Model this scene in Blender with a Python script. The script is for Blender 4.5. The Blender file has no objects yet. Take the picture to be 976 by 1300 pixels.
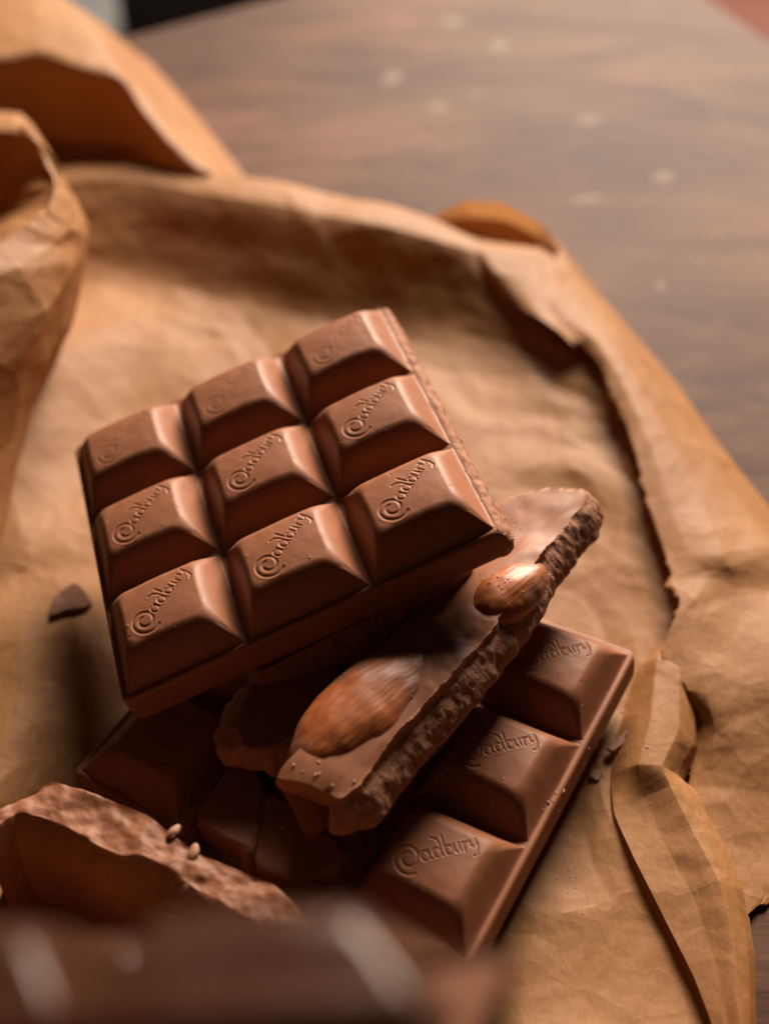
import bpy, math, random
import numpy as np
from mathutils import Matrix, Vector

random.seed(7)
rng = np.random.default_rng(7)
S = 0.001                      # everything below is written in millimetres
scene = bpy.context.scene
col = scene.collection

# ------------------------------------------------------------------ camera
CAM_H = 173.5                  # mm above the table top
TILT = math.radians(45)        # angle from straight down
FPX = 1600.0                   # focal length in photo pixels (976 x 1300)
cam_d = bpy.data.cameras.new('camera')
cam = bpy.data.objects.new('camera', cam_d)
col.objects.link(cam)
cam.location = (0, 0, CAM_H * S)
cam.rotation_euler = (TILT, 0, 0)
cam_d.sensor_fit = 'VERTICAL'
cam_d.sensor_height = 36
cam_d.sensor_width = 27
cam_d.lens = FPX / 1300 * 36
cam_d.clip_start = 0.005
cam_d.clip_end = 30
cam_d.dof.use_dof = True
cam_d.dof.focus_distance = 0.1865
cam_d.dof.aperture_fstop = 9.2
scene.camera = cam

# ------------------------------------------------------------------ light
world = bpy.data.worlds.new('World')
scene.world = world
world.use_nodes = True
bg = world.node_tree.nodes['Background']
bg.inputs[0].default_value = (1.0, 0.78, 0.58, 1)
bg.inputs[1].default_value = 0.012


def area_light(name, loc, target, sx, sy, power, color):
    d = bpy.data.lights.new(name, 'AREA')
    d.shape = 'RECTANGLE'
    d.size = sx * S
    d.size_y = sy * S
    d.energy = power
    d.color = color
    d.spread = math.radians(120)
    o = bpy.data.objects.new(name, d)
    col.objects.link(o)
    o.location = Vector(loc) * S
    o.rotation_euler = (Vector(target) - Vector(loc)).to_track_quat('-Z', 'Y').to_euler()
    return o


area_light('window_light', (270, 1120, 630), (0, 140, 10), 600, 420, 21, (1.0, 0.87, 0.73))

scene.view_settings.view_transform = 'Standard'
scene.view_settings.look = 'None'
scene.view_settings.exposure = 0.0
scene.view_settings.gamma = 1.0
scene.view_settings.use_curve_mapping = False
scene.cycles.use_denoising = True
scene.cycles.max_bounces = 8
scene.cycles.diffuse_bounces = 2

# ------------------------------------------------------------------ helpers
ct, st = math.cos(TILT), math.sin(TILT)


def P(px, py, z):
    """World point (mm) at height z that lies on the sight line of a photo pixel."""
    dx, dy = (px - 488) / FPX, (650 - py) / FPX
    d = np.array([dx, dy * ct + st, dy * st - ct])
    k = (z - CAM_H) / d[2]
    return np.array([0, 0, CAM_H]) + d * k


_perm = rng.permutation(256)
_perm = np.concatenate([_perm, _perm, _perm])
_grad = rng.normal(size=(256, 3))
_grad /= np.linalg.norm(_grad, axis=1)[:, None]


def noise3(p):
    p = np.asarray(p, float)
    i = np.floor(p).astype(int)
    f = p - i
    w = f * f * f * (f * (f * 6 - 15) + 10)
    i &= 255
    out = np.zeros(len(p))
    for a in (0, 1):
        for b in (0, 1):
            for c in (0, 1):
                h = _perm[_perm[_perm[i[:, 0] + a] + i[:, 1] + b] + i[:, 2] + c]
                g = _grad[h]
                d = f - np.array([a, b, c])
                ww = (w[:, 0] if a else 1 - w[:, 0]) * (w[:, 1] if b else 1 - w[:, 1]) * (w[:, 2] if c else 1 - w[:, 2])
                out += ww * (g * d).sum(1)
    return out * 1.6


def fbm(p, octv=4, lac=2.1, gain=0.5):
    p = np.asarray(p, float)
    s, a, t = np.zeros(len(p)), 1.0, 0
    for k in range(octv):
        s += a * noise3(p + 17.3 * k)
        t += a
        a *= gain
        p = p * lac
    return s / t


def mesh_from(name, verts, faces, mat, smooth=True, sharp=None, attr=None):
    me = bpy.data.meshes.new(name)
    v = np.asarray(verts, float) * S
    me.from_pydata(v.tolist(), [], faces)
    if attr is not None:
        a = me.attributes.new('fracture', 'FLOAT', 'POINT')
        a.data.foreach_set('value', np.asarray(attr, dtype=np.float32))
    if smooth:
        me.polygons.foreach_set('use_smooth', [True] * len(me.polygons))
        if sharp:
            me.set_sharp_from_angle(angle=math.radians(sharp))
    me.materials.append(mat)
    me.update()
    return me


def obj(name, me, parent=None):
    o = bpy.data.objects.new(name, me)
    col.objects.link(o)
    if parent is not None:
        o.parent = parent
    return o


def tag(o, label, cat, group=None):
    o['label'] = label
    o['category'] = cat
    if group:
        o['group'] = group
    return o


def thing(name, label, cat, loc=(0, 0, 0), group=None):
    o = bpy.data.objects.new(name, None)
    o.empty_display_size = 0.005
    col.objects.link(o)
    o.location = Vector(loc) * S
    return tag(o, label, cat, group)


def grid_faces(n, m, off=0):
    idx = np.arange(n * m).reshape(n, m) + off
    a, b, c, d = idx[:-1, :-1], idx[1:, :-1], idx[1:, 1:], idx[:-1, 1:]
    return np.stack([a, b, c, d], -1).reshape(-1, 4).tolist()


# ------------------------------------------------------------------ materials
def new_mat(name):
    m = bpy.data.materials.new(name)
    m.use_nodes = True
    nt = m.node_tree
    b = nt.nodes['Principled BSDF']
    return m, nt, b


def N(nt, typ, **kw):
    n = nt.nodes.new(typ)
    for k, v in kw.items():
        if k.startswith('i_'):
            key = k[2:]
            key = int(key) if key.isdigit() else key.replace('_', ' ')
            n.inputs[key].default_value = v
        else:
            setattr(n, k, v)
    return n


def ramp(nt, src, stops):
    r = nt.nodes.new('ShaderNodeValToRGB')
    e = r.color_ramp.elements
    while len(e) < len(stops):
        e.new(0.5)
    for el, (p, c) in zip(e, stops):
        el.position = p
        el.color = (*c, 1) if len(c) == 3 else c
    nt.links.new(src, r.inputs[0])
    return r


def coords(nt, scale=1000.0):
    """object coordinates expressed in millimetres"""
    tc = nt.nodes.new('ShaderNodeTexCoord')
    mp = nt.nodes.new('ShaderNodeVectorMath')
    mp.operation = 'SCALE'
    mp.inputs['Scale'].default_value = scale
    nt.links.new(tc.outputs['Object'], mp.inputs[0])
    return mp.outputs[0]


def chocolate(name, base, frac, rough=0.50, sss=0.10):
    m, nt, b = new_mat(name)
    L = nt.links.new
    co = coords(nt)
    at = N(nt, 'ShaderNodeAttribute', attribute_name='fracture')
    n1 = N(nt, 'ShaderNodeTexNoise', i_Scale=0.16, i_Detail=4.0, i_Roughness=0.6)
    n2 = N(nt, 'ShaderNodeTexNoise', i_Scale=1.6, i_Detail=5.0, i_Roughness=0.65)
    n3 = N(nt, 'ShaderNodeTexNoise', i_Scale=3.0, i_Detail=6.0, i_Roughness=0.7)
    for n in (n1, n2, n3):
        L(co, n.inputs['Vector'])
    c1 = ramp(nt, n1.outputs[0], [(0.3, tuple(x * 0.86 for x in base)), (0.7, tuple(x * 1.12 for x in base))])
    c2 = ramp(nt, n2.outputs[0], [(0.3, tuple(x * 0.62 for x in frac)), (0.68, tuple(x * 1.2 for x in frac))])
    mx = N(nt, 'ShaderNodeMix', data_type='RGBA')
    L(at.outputs['Fac'], mx.inputs['Factor'])
    L(c1.outputs[0], mx.inputs['A'])
    L(c2.outputs[0], mx.inputs['B'])
    oi = N(nt, 'ShaderNodeObjectInfo')
    om = N(nt, 'ShaderNodeMapRange', i_3=0.92, i_4=1.08)
    L(oi.outputs['Random'], om.inputs[0])
    hv = N(nt, 'ShaderNodeHueSaturation')
    L(om.outputs[0], hv.inputs['Value'])
    L(mx.outputs['Result'], hv.inputs['Color'])
    L(hv.outputs[0], b.inputs['Base Color'])
    rr = N(nt, 'ShaderNodeMapRange', i_1=0.3, i_2=0.7, i_3=rough - 0.05, i_4=rough + 0.10)
    L(n1.outputs[0], rr.inputs[0])
    rm = N(nt, 'ShaderNodeMix', data_type='FLOAT')
    L(at.outputs['Fac'], rm.inputs[0])
    L(rr.outputs[0], rm.inputs[2])
    rm.inputs[3].default_value = 0.6
    L(rm.outputs[0], b.inputs['Roughness'])
    # smooth skin: faint ripple and pin-holes; fracture: crumbly relief
    bs = N(nt, 'ShaderNodeMix', data_type='FLOAT')
    L(at.outputs['Fac'], bs.inputs[0])
    bs.inputs[2].default_value = 0.05
    bs.inputs[3].default_value = 0.85
    bp = N(nt, 'ShaderNodeBump', i_Distance=0.0006)
    L(bs.outputs[0], bp.inputs['Strength'])
    L(n3.outputs[0], bp.inputs['Height'])
    L(bp.outputs[0], b.inputs['Normal'])
    b.inputs['Subsurface Weight'].default_value = sss
    b.inputs['Subsurface Radius'].default_value = (1.0, 0.38, 0.2)
    b.inputs['Subsurface Scale'].default_value = 0.0011
    b.inputs['Specular IOR Level'].default_value = 0.36
    b.inputs['Specular Tint'].default_value = (1.0, 0.86, 0.76, 1)
    return m


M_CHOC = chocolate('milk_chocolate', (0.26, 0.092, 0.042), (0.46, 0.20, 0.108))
M_SHADED = chocolate('milk_chocolate_shaded', (0.21, 0.074, 0.034), (0.29, 0.118, 0.060))  # same milk chocolate, darker copy with shade put into its colour


M_BITTER = chocolate('dark_chocolate', (0.045, 0.015, 0.007), (0.05, 0.017, 0.008), rough=0.24, sss=0.0)


def nut_mat():
    m, nt, b = new_mat('roasted_almond')
    L = nt.links.new
    co = coords(nt)
    mp = N(nt, 'ShaderNodeMapping')
    mp.inputs['Scale'].default_value = (0.4, 0.9, 0.9)
    L(co, mp.inputs[0])
    n = N(nt, 'ShaderNodeTexNoise', i_Scale=1.0, i_Detail=5.0, i_Roughness=0.6)
    L(mp.outputs[0], n.inputs['Vector'])
    n2 = N(nt, 'ShaderNodeTexNoise', i_Scale=0.16, i_Detail=3.0)
    L(co, n2.inputs['Vector'])
    r = ramp(nt, n.outputs[0], [(0.30, (0.27, 0.064, 0.014)), (0.55, (0.37, 0.100, 0.022)), (0.8, (0.46, 0.140, 0.034))])
    r2 = ramp(nt, n2.outputs[0], [(0.52, (0, 0, 0)), (0.62, (1, 1, 1))])
    mx = N(nt, 'ShaderNodeMix', data_type='RGBA')
    L(r2.outputs[0], mx.inputs['Factor'])
    L(r.outputs[0], mx.inputs['A'])
    mx.inputs['B'].default_value = (0.27, 0.095, 0.048, 1)
    L(mx.outputs['Result'], b.inputs['Base Color'])
    b.inputs['Roughness'].default_value = 0.46
    mr_ = N(nt, 'ShaderNodeMapping')
    mr_.inputs['Scale'].default_value = (0.12, 1.5, 1.5)
    L(co, mr_.inputs[0])
    nr_ = N(nt, 'ShaderNodeTexNoise', i_Scale=1.0, i_Detail=3.0, i_Roughness=0.5)
    L(mr_.outputs[0], nr_.inputs['Vector'])
    bp = N(nt, 'ShaderNodeBump', i_Distance=0.0005, i_Strength=0.25)
    L(nr_.outputs[0], bp.inputs['Height'])
    L(bp.outputs[0], b.inputs['Normal'])
    b.inputs['Subsurface Weight'].default_value = 0.2
    b.inputs['Subsurface Radius'].default_value = (1.0, 0.4, 0.15)
    b.inputs['Subsurface Scale'].default_value = 0.0012
    return m


M_NUT = nut_mat()


def flake_mat():
    m, nt, b = new_mat('pale_flake')
    b.inputs['Base Color'].default_value = (0.36, 0.175, 0.10, 1)
    b.inputs['Roughness'].default_value = 0.6
    return m


M_FLAKE = flake_mat()


def paper_mat():
    m, nt, b = new_mat('kraft_paper')
    L = nt.links.new
    co = coords(nt)
    n1 = N(nt, 'ShaderNodeTexNoise', i_Scale=0.05, i_Detail=4.0)
    mp = N(nt, 'ShaderNodeMapping')
    mp.inputs['Scale'].default_value = (1.6, 0.35, 1.0)
    mp.inputs['Rotation'].default_value = (0, 0, 0.5)
    L(co, mp.inputs[0])
    n2 = N(nt, 'ShaderNodeTexNoise', i_Scale=1.3, i_Detail=6.0, i_Roughness=0.7)
    n3 = N(nt, 'ShaderNodeTexNoise', i_Scale=0.22, i_Detail=5.0, i_Roughness=0.65)
    L(co, n1.inputs['Vector'])
    L(mp.outputs[0], n2.inputs['Vector'])
    L(co, n3.inputs['Vector'])
    r1 = ramp(nt, n1.outputs[0], [(0.3, (0.37, 0.160, 0.053)), (0.7, (0.45, 0.210, 0.076))])
    r2 = ramp(nt, n2.outputs[0], [(0.25, (0.80, 0.78, 0.75)), (0.7, (1.08, 1.08, 1.08))])
    mx = N(nt, 'ShaderNodeMix', data_type='RGBA', blend_type='MULTIPLY')
    mx.inputs['Factor'].default_value = 1.0
    L(r1.outputs[0], mx.inputs['A'])
    L(r2.outputs[0], mx.inputs['B'])
    L(mx.outputs['Result'], b.inputs['Base Color'])
    b.inputs['Roughness'].default_value = 0.6
    b.inputs['Specular IOR Level'].default_value = 0.34
    bp = N(nt, 'ShaderNodeBump', i_Distance=0.0008, i_Strength=0.15)
    L(n3.outputs[0], bp.inputs['Height'])
    wv = N(nt, 'ShaderNodeVectorMath', operation='MULTIPLY_ADD')
    nw = N(nt, 'ShaderNodeTexNoise', i_Scale=0.09, i_Detail=3.0)
    L(co, nw.inputs['Vector'])
    L(nw.outputs['Color'], wv.inputs[0])
    wv.inputs[1].default_value = (9, 9, 9)
    L(co, wv.inputs[2])
    prev = bp
    for sc_, st_ in ((0.055, 0.30), (0.14, 0.22)):
        vo = N(nt, 'ShaderNodeTexVoronoi', feature='DISTANCE_TO_EDGE', i_Scale=sc_)
        L(wv.outputs[0], vo.inputs['Vector'])
        vr = N(nt, 'ShaderNodeMapRange', i_1=0.0, i_2=0.35, i_3=1.0, i_4=0.0)
        L(vo.outputs['Distance'], vr.inputs[0])
        bv = N(nt, 'ShaderNodeBump', i_Distance=0.05 / sc_ * 0.001, i_Strength=st_)
        L(vr.outputs[0], bv.inputs['Height'])
        L(prev.outputs[0], bv.inputs['Normal'])
        prev = bv
    bp = prev
    bp2 = N(nt, 'ShaderNodeBump', i_Distance=0.0001, i_Strength=0.5)
    L(n2.outputs[0], bp2.inputs['Height'])
    L(bp.outputs[0], bp2.inputs['Normal'])
    L(bp2.outputs[0], b.inputs['Normal'])
    tr = N(nt, 'ShaderNodeBsdfTranslucent')
    tr.inputs['Color'].default_value = (0.52, 0.23, 0.08, 1)
    ms = N(nt, 'ShaderNodeMixShader')
    ms.inputs[0].default_value = 0.30
    L(b.outputs[0], ms.inputs[1])
    L(tr.outputs[0], ms.inputs[2])
    L(ms.outputs[0], nt.nodes['Material Output'].inputs['Surface'])
    return m


M_PAPER = paper_mat()

# pale worn marks on the table top: (photo x, photo y, half length, half width, angle)
MARKS = [(634, 58, 7, 5, 0.4), (498, 98, 9, 5, 1.2), (556, 135, 6, 4, 0), (748, 153, 8, 4, 0.2), (842, 224, 6, 4, 0.3),
         (745, 252, 9, 2.5, 0.25), (606, 120, 3, 2, 0), (838, 362, 3, 2.5, 0.8), (575, 28, 7, 5, 0.3)]


def wood_mat():
    m, nt, b = new_mat('worn_table_wood')
    L = nt.links.new
    co = coords(nt)
    mp = N(nt, 'ShaderNodeMapping')
    mp.inputs['Rotation'].default_value = (0, 0, math.radians(-24))
    mp.inputs['Scale'].default_value = (0.22, 1.0, 1.0)
    L(co, mp.inputs[0])
    n1 = N(nt, 'ShaderNodeTexNoise', i_Scale=0.055, i_Detail=7.0, i_Roughness=0.66, i_Distortion=0.9)
    n2 = N(nt, 'ShaderNodeTexNoise', i_Scale=0.9, i_Detail=5.0, i_Roughness=0.7)
    L(mp.outputs[0], n1.inputs['Vector'])
    L(mp.outputs[0], n2.inputs['Vector'])
    n4 = N(nt, 'ShaderNodeTexNoise', i_Scale=0.012, i_Detail=2.0)
    L(co, n4.inputs['Vector'])
    r1 = ramp(nt, n1.outputs[0], [(0.30, (0.056, 0.024, 0.014)), (0.5, (0.114, 0.053, 0.033)), (0.68, (0.168, 0.083, 0.053))])
    r2 = ramp(nt, n2.outputs[0], [(0.3, (0.72, 0.70, 0.68)), (0.7, (1.1, 1.1, 1.1))])
    mx = N(nt, 'ShaderNodeMix', data_type='RGBA', blend_type='MULTIPLY')
    mx.inputs['Factor'].default_value = 1.0
    L(r1.outputs[0], mx.inputs['A'])
    L(r2.outputs[0], mx.inputs['B'])
    r4 = ramp(nt, n4.outputs[0], [(0.38, (0.72, 0.72, 0.72)), (0.62, (1.12, 1.08, 1.05))])
    mx4 = N(nt, 'ShaderNodeMix', data_type='RGBA', blend_type='MULTIPLY')
    mx4.inputs['Factor'].default_value = 1.0
    L(mx.outputs['Result'], mx4.inputs['A'])
    L(r4.outputs[0], mx4.inputs['B'])
    last = mx4.outputs['Result']
    # chipped pale marks with a shape of their own
    nz = N(nt, 'ShaderNodeTexNoise', i_Scale=0.45, i_Detail=4.0, i_Roughness=0.7)
    L(co, nz.inputs['Vector'])
    for (px, py, a, c, ang) in MARKS:
        w = P(px, py, 0)
        mpp = N(nt, 'ShaderNodeMapping', vector_type='TEXTURE')
        mpp.inputs['Location'].default_value = (w[0], w[1], 0)
        mpp.inputs['Rotation'].default_value = (0, 0, ang)
        mpp.inputs['Scale'].default_value = (a, c, 1000)
        L(co, mpp.inputs[0])
        ln = N(nt, 'ShaderNodeVectorMath', operation='LENGTH')
        L(mpp.outputs[0], ln.inputs[0])
        ad = N(nt, 'ShaderNodeMath', operation='ADD')
        L(ln.outputs['Value'], ad.inputs[0])
        L(nz.outputs[0], ad.inputs[1])
        mr = N(nt, 'ShaderNodeMapRange', i_1=0.75, i_2=1.15, i_3=0.55, i_4=0.0)
        L(ad.outputs[0], mr.inputs[0])
        m2 = N(nt, 'ShaderNodeMix', data_type='RGBA')
        L(mr.outputs[0], m2.inputs['Factor'])
        L(last, m2.inputs['A'])
        m2.inputs['B'].default_value = (0.27, 0.205, 0.165, 1)
        last = m2.outputs['Result']
    L(last, b.inputs['Base Color'])
    b.inputs['Roughness'].default_value = 0.62
    b.inputs['Specular IOR Level'].default_value = 0.1
    bp = N(nt, 'ShaderNodeBump', i_Distance=0.0008, i_Strength=0.5)
    L(n1.outputs[0], bp.inputs['Height'])
    L(bp.outputs[0], b.inputs['Normal'])
    return m


def floor_mat():
    m, nt, b = new_mat('floor_boards')
    L = nt.links.new
    co = coords(nt)
    n = N(nt, 'ShaderNodeTexNoise', i_Scale=0.006, i_Detail=3.0)
    L(co, n.inputs['Vector'])
    r = ramp(nt, n.outputs[0], [(0.35, (0.40, 0.33, 0.29)), (0.6, (0.62, 0.55, 0.50))])
    L(r.outputs[0], b.inputs['Base Color'])
    b.inputs['Roughness'].default_value = 0.6
    return m


def flat_mat(name, c1, c2, scale, rough=0.8):
    m, nt, b = new_mat(name)
    co = coords(nt)
    n = N(nt, 'ShaderNodeTexNoise', i_Scale=scale, i_Detail=4.0)
    nt.links.new(co, n.inputs['Vector'])
    r = ramp(nt, n.outputs[0], [(0.3, c1), (0.7, c2)])
    nt.links.new(r.outputs[0], b.inputs['Base Color'])
    b.inputs['Roughness'].default_value = rough
    return m


# ------------------------------------------------------------------ table and floor
def prism(name, poly, z0, z1, mat, bevel=2.0):
    poly = np.asarray(poly, float)
    n = len(poly)
    c = poly.mean(0)
    def ring(z, ins):
        d = poly - c
        l = np.linalg.norm(d, axis=1)[:, None]
        return np.column_stack([c + d * (1 - ins / l), np.full(n, z)])
    rings = [ring(z1, bevel), ring(z1 - bevel * 0.3, bevel * 0.3), ring(z1 - bevel, 0), ring(z0, 0)]
    v = np.concatenate(rings)
    f = [list(range(n)), list(range(4 * n - 1, 3 * n - 1, -1))]
    for k in range(3):
        for i in range(n):
            j = (i + 1) % n
            f.append([k * n + i, (k + 1) * n + i, (k + 1) * n + j, k * n + j])
    return obj(name, mesh_from(name, v, f, mat, smooth=False))


eL0, eL1 = P(156, 45, 0)[:2], P(348, -6, 0)[:2]
eR0, eR1 = P(905, 0, 0)[:2], P(976, 48, 0)[:2]
dL, dR = eL1 - eL0, eR1 - eR0
# far corner of the table where the two edges meet
A_ = np.array([dL, -dR]).T
ts = np.linalg.solve(A_, eR0 - eL0)
corner = eL0 + dL * ts[0]
dL /= np.linalg.norm(dL)
dR /= np.linalg.norm(dR)
left_end = corner - dL * 900
right_end = corner + dR * 900
table = prism('table_top', [corner, left_end, left_end + dR * 1100, right_end - dL * 250 + dR * 200, right_end], -26, 0, wood_mat(), 3)
table['kind'] = 'structure'

fl = prism('floor', [(-4000, -2500), (4000, -2500), (4000, 6000), (-4000, 6000)], -760, -720, floor_mat(), 3)
fl['kind'] = 'structure'


def world_box(name, px, py, z, sx, sy, sz, rot, mat, label, cat):
    c = P(px, py, z)
    ca, sa = math.cos(rot), math.sin(rot)
    pts = []
    for k in range(24):
        t = 2 * math.pi * k / 24
        x = math.copysign(abs(math.cos(t)) ** 0.4, math.cos(t)) * sx / 2
        y = math.copysign(abs(math.sin(t)) ** 0.4, math.sin(t)) * sy / 2
        pts.append((c[0] + x * ca - y * sa, c[1] + x * sa + y * ca))
    return tag(prism(name, pts, z - sz, z, mat, 4), label, cat)


world_box('seat_cushion', 1000, -12, -190, 150, 190, 40, 0.3, flat_mat('terracotta_weave', (0.14, 0.04, 0.022), (0.18, 0.055, 0.03), 0.05),
          'blurred terracotta red cushion past the far right table edge', 'cushion')
world_box('pale_cushion', 92, -2, -190, 60, 120, 40, 0.2, flat_mat('pale_weave', (0.14, 0.14, 0.14), (0.18, 0.175, 0.17), 0.05),
          'blurred pale grey cushion past the far left table edge', 'cushion')

# ------------------------------------------------------------------ paper
def catmull(ctrl, sub):
    """ctrl (n, m, 3) -> resampled along axis 0 with sub steps a span"""
    n = len(ctrl)
    out = []
    for i in range(n - 1):
        p1, p2 = ctrl[i], ctrl[i + 1]
        p0 = ctrl[i - 1] if i > 0 else 2 * p1 - p2
        p3 = ctrl[i + 2] if i + 2 < n else 2 * p2 - p1
        for k in range(sub):
            t = k / sub
            out.append(0.5 * (2 * p1 + (p2 - p0) * t + (2 * p0 - 5 * p1 + 4 * p2 - p3) * t * t + (3 * p1 - p0 - 3 * p2 + p3) * t ** 3))
    out.append(ctrl[-1])
    return np.array(out)


def linear(c, sub):
    t = np.linspace(0, len(c) - 1, (len(c) - 1) * sub + 1)
    i = np.minimum(t.astype(int), len(c) - 2)
    w = (t - i)[:, None, None]
    return c[i] * (1 - w) + c[i + 1] * w


def tri_noise(x, y, seed):
    """piecewise linear relief on a triangle lattice: flat facets that meet in straight creases"""
    ys = y * 1.1547
    xs = x - ys * 0.5
    i, j = np.floor(xs).astype(int), np.floor(ys).astype(int)
    fx, fy = xs - i, ys - j
    def H(a, b):
        return (_perm[(_perm[(a + seed * 7) & 255] + b + seed) & 255] / 127.5) - 1
    lo = H(i, j) * (1 - fx - fy) + H(i + 1, j) * fx + H(i, j + 1) * fy
    hi = H(i + 1, j + 1) * (fx + fy - 1) + H(i + 1, j) * (1 - fy) + H(i, j + 1) * (1 - fx)
    return np.where(fx + fy < 1, lo, hi)


def crease(a, b, seed, L0):
    """crushed paper: a few sizes of facets, stronger in some places than in others"""
    q = np.stack([a, b, np.full(len(a), seed * 1.3)], 1)
    wa = a + 0.30 * L0 * noise3(q / (L0 * 1.1) + 3.1)
    wb = b + 0.30 * L0 * noise3(q / (L0 * 1.1) + 8.4)
    h = np.zeros(len(a))
    for k, (sc, am) in enumerate(((1.0, 1.7), (0.45, 0.8), (0.2, 0.3), (0.09, 0.07))):
        th = 0.7 + 1.1 * k + seed
        c, s_ = math.cos(th), math.sin(th)
        L_ = L0 * sc
        gate = np.clip(0.55 + 1.3 * noise3(q * 0.018 + 5.5 * k), 0.08, 1)
        h += am * gate * tri_noise((wa * c + wb * s_) / L_ + 40, (-wa * s_ + wb * c) / (L_ * 1.5) + 40, seed + k)
    return h


def patch(name, rows, sub=(10, 10), amp=1.0, seed=1, cscale=22.0, parent=None, tear=None, tear_amp=0.9, lin=0.0):
    ctrl = np.array([[np.array(c[1:], float) if c[0] == 'w' else P(*c[:3]) + (np.array(c[3:6]) if len(c) > 3 else 0) for c in r] for r in rows])
    g = catmull(ctrl, sub[0])
    g = catmull(g.transpose(1, 0, 2), sub[1]).transpose(1, 0, 2)
    if lin:                                     # straighter spans with a crease at each fold line
        k = linear(ctrl, sub[0])
        k = linear(k.transpose(1, 0, 2), sub[1]).transpose(1, 0, 2)
        g = g * (1 - lin) + k * lin
    n, m = g.shape[:2]
    du = np.gradient(g, axis=0)
    dv = np.gradient(g, axis=1)
    nr = np.cross(dv, du)
    nr /= np.linalg.norm(nr, axis=2)[..., None] + 1e-9
    flat = g.reshape(-1, 3)
    la = np.concatenate([[0], np.cumsum(np.linalg.norm(np.diff(g, axis=0), axis=2).mean(1))])
    lb = np.concatenate([[0], np.cumsum(np.linalg.norm(np.diff(g, axis=1), axis=2).mean(0))])
    pa, pb = np.meshgrid(la, lb, indexing='ij')
    h = crease(pa.ravel(), pb.ravel(), seed, cscale) * amp
    h += 0.15 * amp * fbm(flat * 0.05 + seed, 2)
    g = g + nr * h.reshape(n, m)[..., None]
    g[..., 2] = np.maximum(g[..., 2], 0.4)
    if tear:                                    # ragged torn edge along one side of the grid
        side = {'c0': (slice(None), 0, dv, -1), 'c1': (slice(None), -1, dv, 1), 'r0': (0, slice(None), du, -1), 'r1': (-1, slice(None), du, 1)}[tear]
        e = g[side[0], side[1]]
        d = side[2][side[0], side[1]]
        d = d / (np.linalg.norm(d, axis=1)[:, None] + 1e-9)
        k = fbm(e * 0.6 + seed, 5, gain=0.65) * tear_amp + fbm(e * 0.12 + 9, 2) * tear_amp * 1.4
        g[side[0], side[1]] = e + d * (k * side[3])[:, None]
    me = mesh_from(name, g.reshape(-1, 3), grid_faces(n, m), M_PAPER, sharp=11)
    o = obj(name, me, parent)
    if tear:
        s = o.modifiers.new('thickness', 'SOLIDIFY')
        s.thickness = 0.16 * S
        s.offset = 0
    return o


paper = thing('kraft_paper', 'crumpled brown kraft paper bag torn open beneath the chocolate', 'paper', (0, 150, 0))
paper_parts = []

# main sheet: floor of the bag, back wall and its bright rolled ridge
R = []
ridge = [(-60, 232, 13), (80, 214, 13.5), (180, 211, 14), (280, 224, 14.5), (360, 232, 15), (430, 245, 15), (500, 260, 14.5), (560, 283, 13.5), (612, 309, 12), (700, 345, 9), (775, 420, 7)]
R.append([(x, y, z, 0, 16, -z + 0.5) for x, y, z in ridge])
R.append([(x, y, z, 0, 5, -z * 0.35) for x, y, z in ridge])
R.append(ridge)
R.append([(-60, 258, 13.6), (80, 234, 14.2), (180, 231, 14.9), (280, 249, 15.6), (360, 261, 16.2), (430, 276, 16.2), (500, 291, 15.6), (560, 307, 14.3), (618, 327, 12.3), (705, 368, 9), (780, 440, 7)])
R.append([(-60, 305, 8), (85, 300, 8), (180, 300, 8), (280, 318, 8.5), (360, 334, 9), (430, 345, 9), (500, 355, 8.5), (570, 370, 7.5), (645, 400, 6.5), (718, 425, 6), (790, 480, 6)])
R.append([(-60, 365, 4), (110, 358, 3.2), (190, 360, 2.8), (280, 378, 3), (360, 392, 3), (430, 408, 3), (510, 412, 3), (590, 424, 3), (675, 450, 3.5), (748, 478, 5), (810, 530, 6)])
R.append([(-60, 470, 15), (70, 450, 10), (180, 430, 5), (280, 450, 2), (360, 460, 2), (440, 480, 2), (530, 490, 2), (610, 500, 1.8), (700, 520, 2), (775, 545, 4), (835, 600, 6)])
R.append([(-60, 600, 12), (40, 590, 7.5), (140, 590, 2.6), (250, 590, 1.5), (350, 590, 1.5), (450, 590, 1.5), (540, 590, 1.5), (630, 595, 1.5), (720, 605, 2), (800, 630, 4), (858, 680, 6)])
R.append([(-60, 740, 6), (30, 730, 3.6), (130, 720, 1.8), (240, 710, 1.5), (350, 700, 1.2), (460, 700, 1.2), (560, 700, 1.2), (650, 705, 1.2), (745, 715, 2), (825, 735, 4), (880, 765, 6)])
R.append([(-60, 870, 4), (20, 850, 6), (90, 830, 6), (190, 820, 1.5), (320, 810, 1), (440, 810, 1), (560, 810, 1), (660, 810, 1), (745, 815, 1.3), (815, 825, 3), (870, 840, 4)])
R.append([(-60, 990, 5), (-10, 990, 6.5), (60, 960, 4), (170, 930, 1), (300, 920, 1), (430, 915, 1), (550, 915, 1), (660, 915, 1), (740, 910, 1), (800, 905, 1.6), (880, 910, 1)])
R.append([(-60, 1090, 3), (-10, 1080, 2.5), (60, 1060, 1.5), (170, 1030, 1), (300, 1020, 1), (430, 1020, 1), (540, 1020, 1), (640, 1020, 1), (720, 1015, 1), (775, 1010, 1.2), (862, 1010, 0.8)])
R.append([(-60, 1240, 2), (0, 1240, 2), (80, 1230, 1), (190, 1220, 1), (310, 1210, 1), (430, 1200, 1), (540, 1190, 1), (640, 1180, 1), (720, 1160, 1), (810, 1140, 1), (905, 1125, 0.8)])
R.append([(-60, 1420, 3), (0, 1420, 3), (80, 1410, 2), (190, 1400, 2), (310, 1400, 2), (430, 1390, 2), (540, 1380, 2), (650, 1370, 2), (740, 1350, 2), (860, 1320, 1), (945, 1300, 0.8)])
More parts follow.
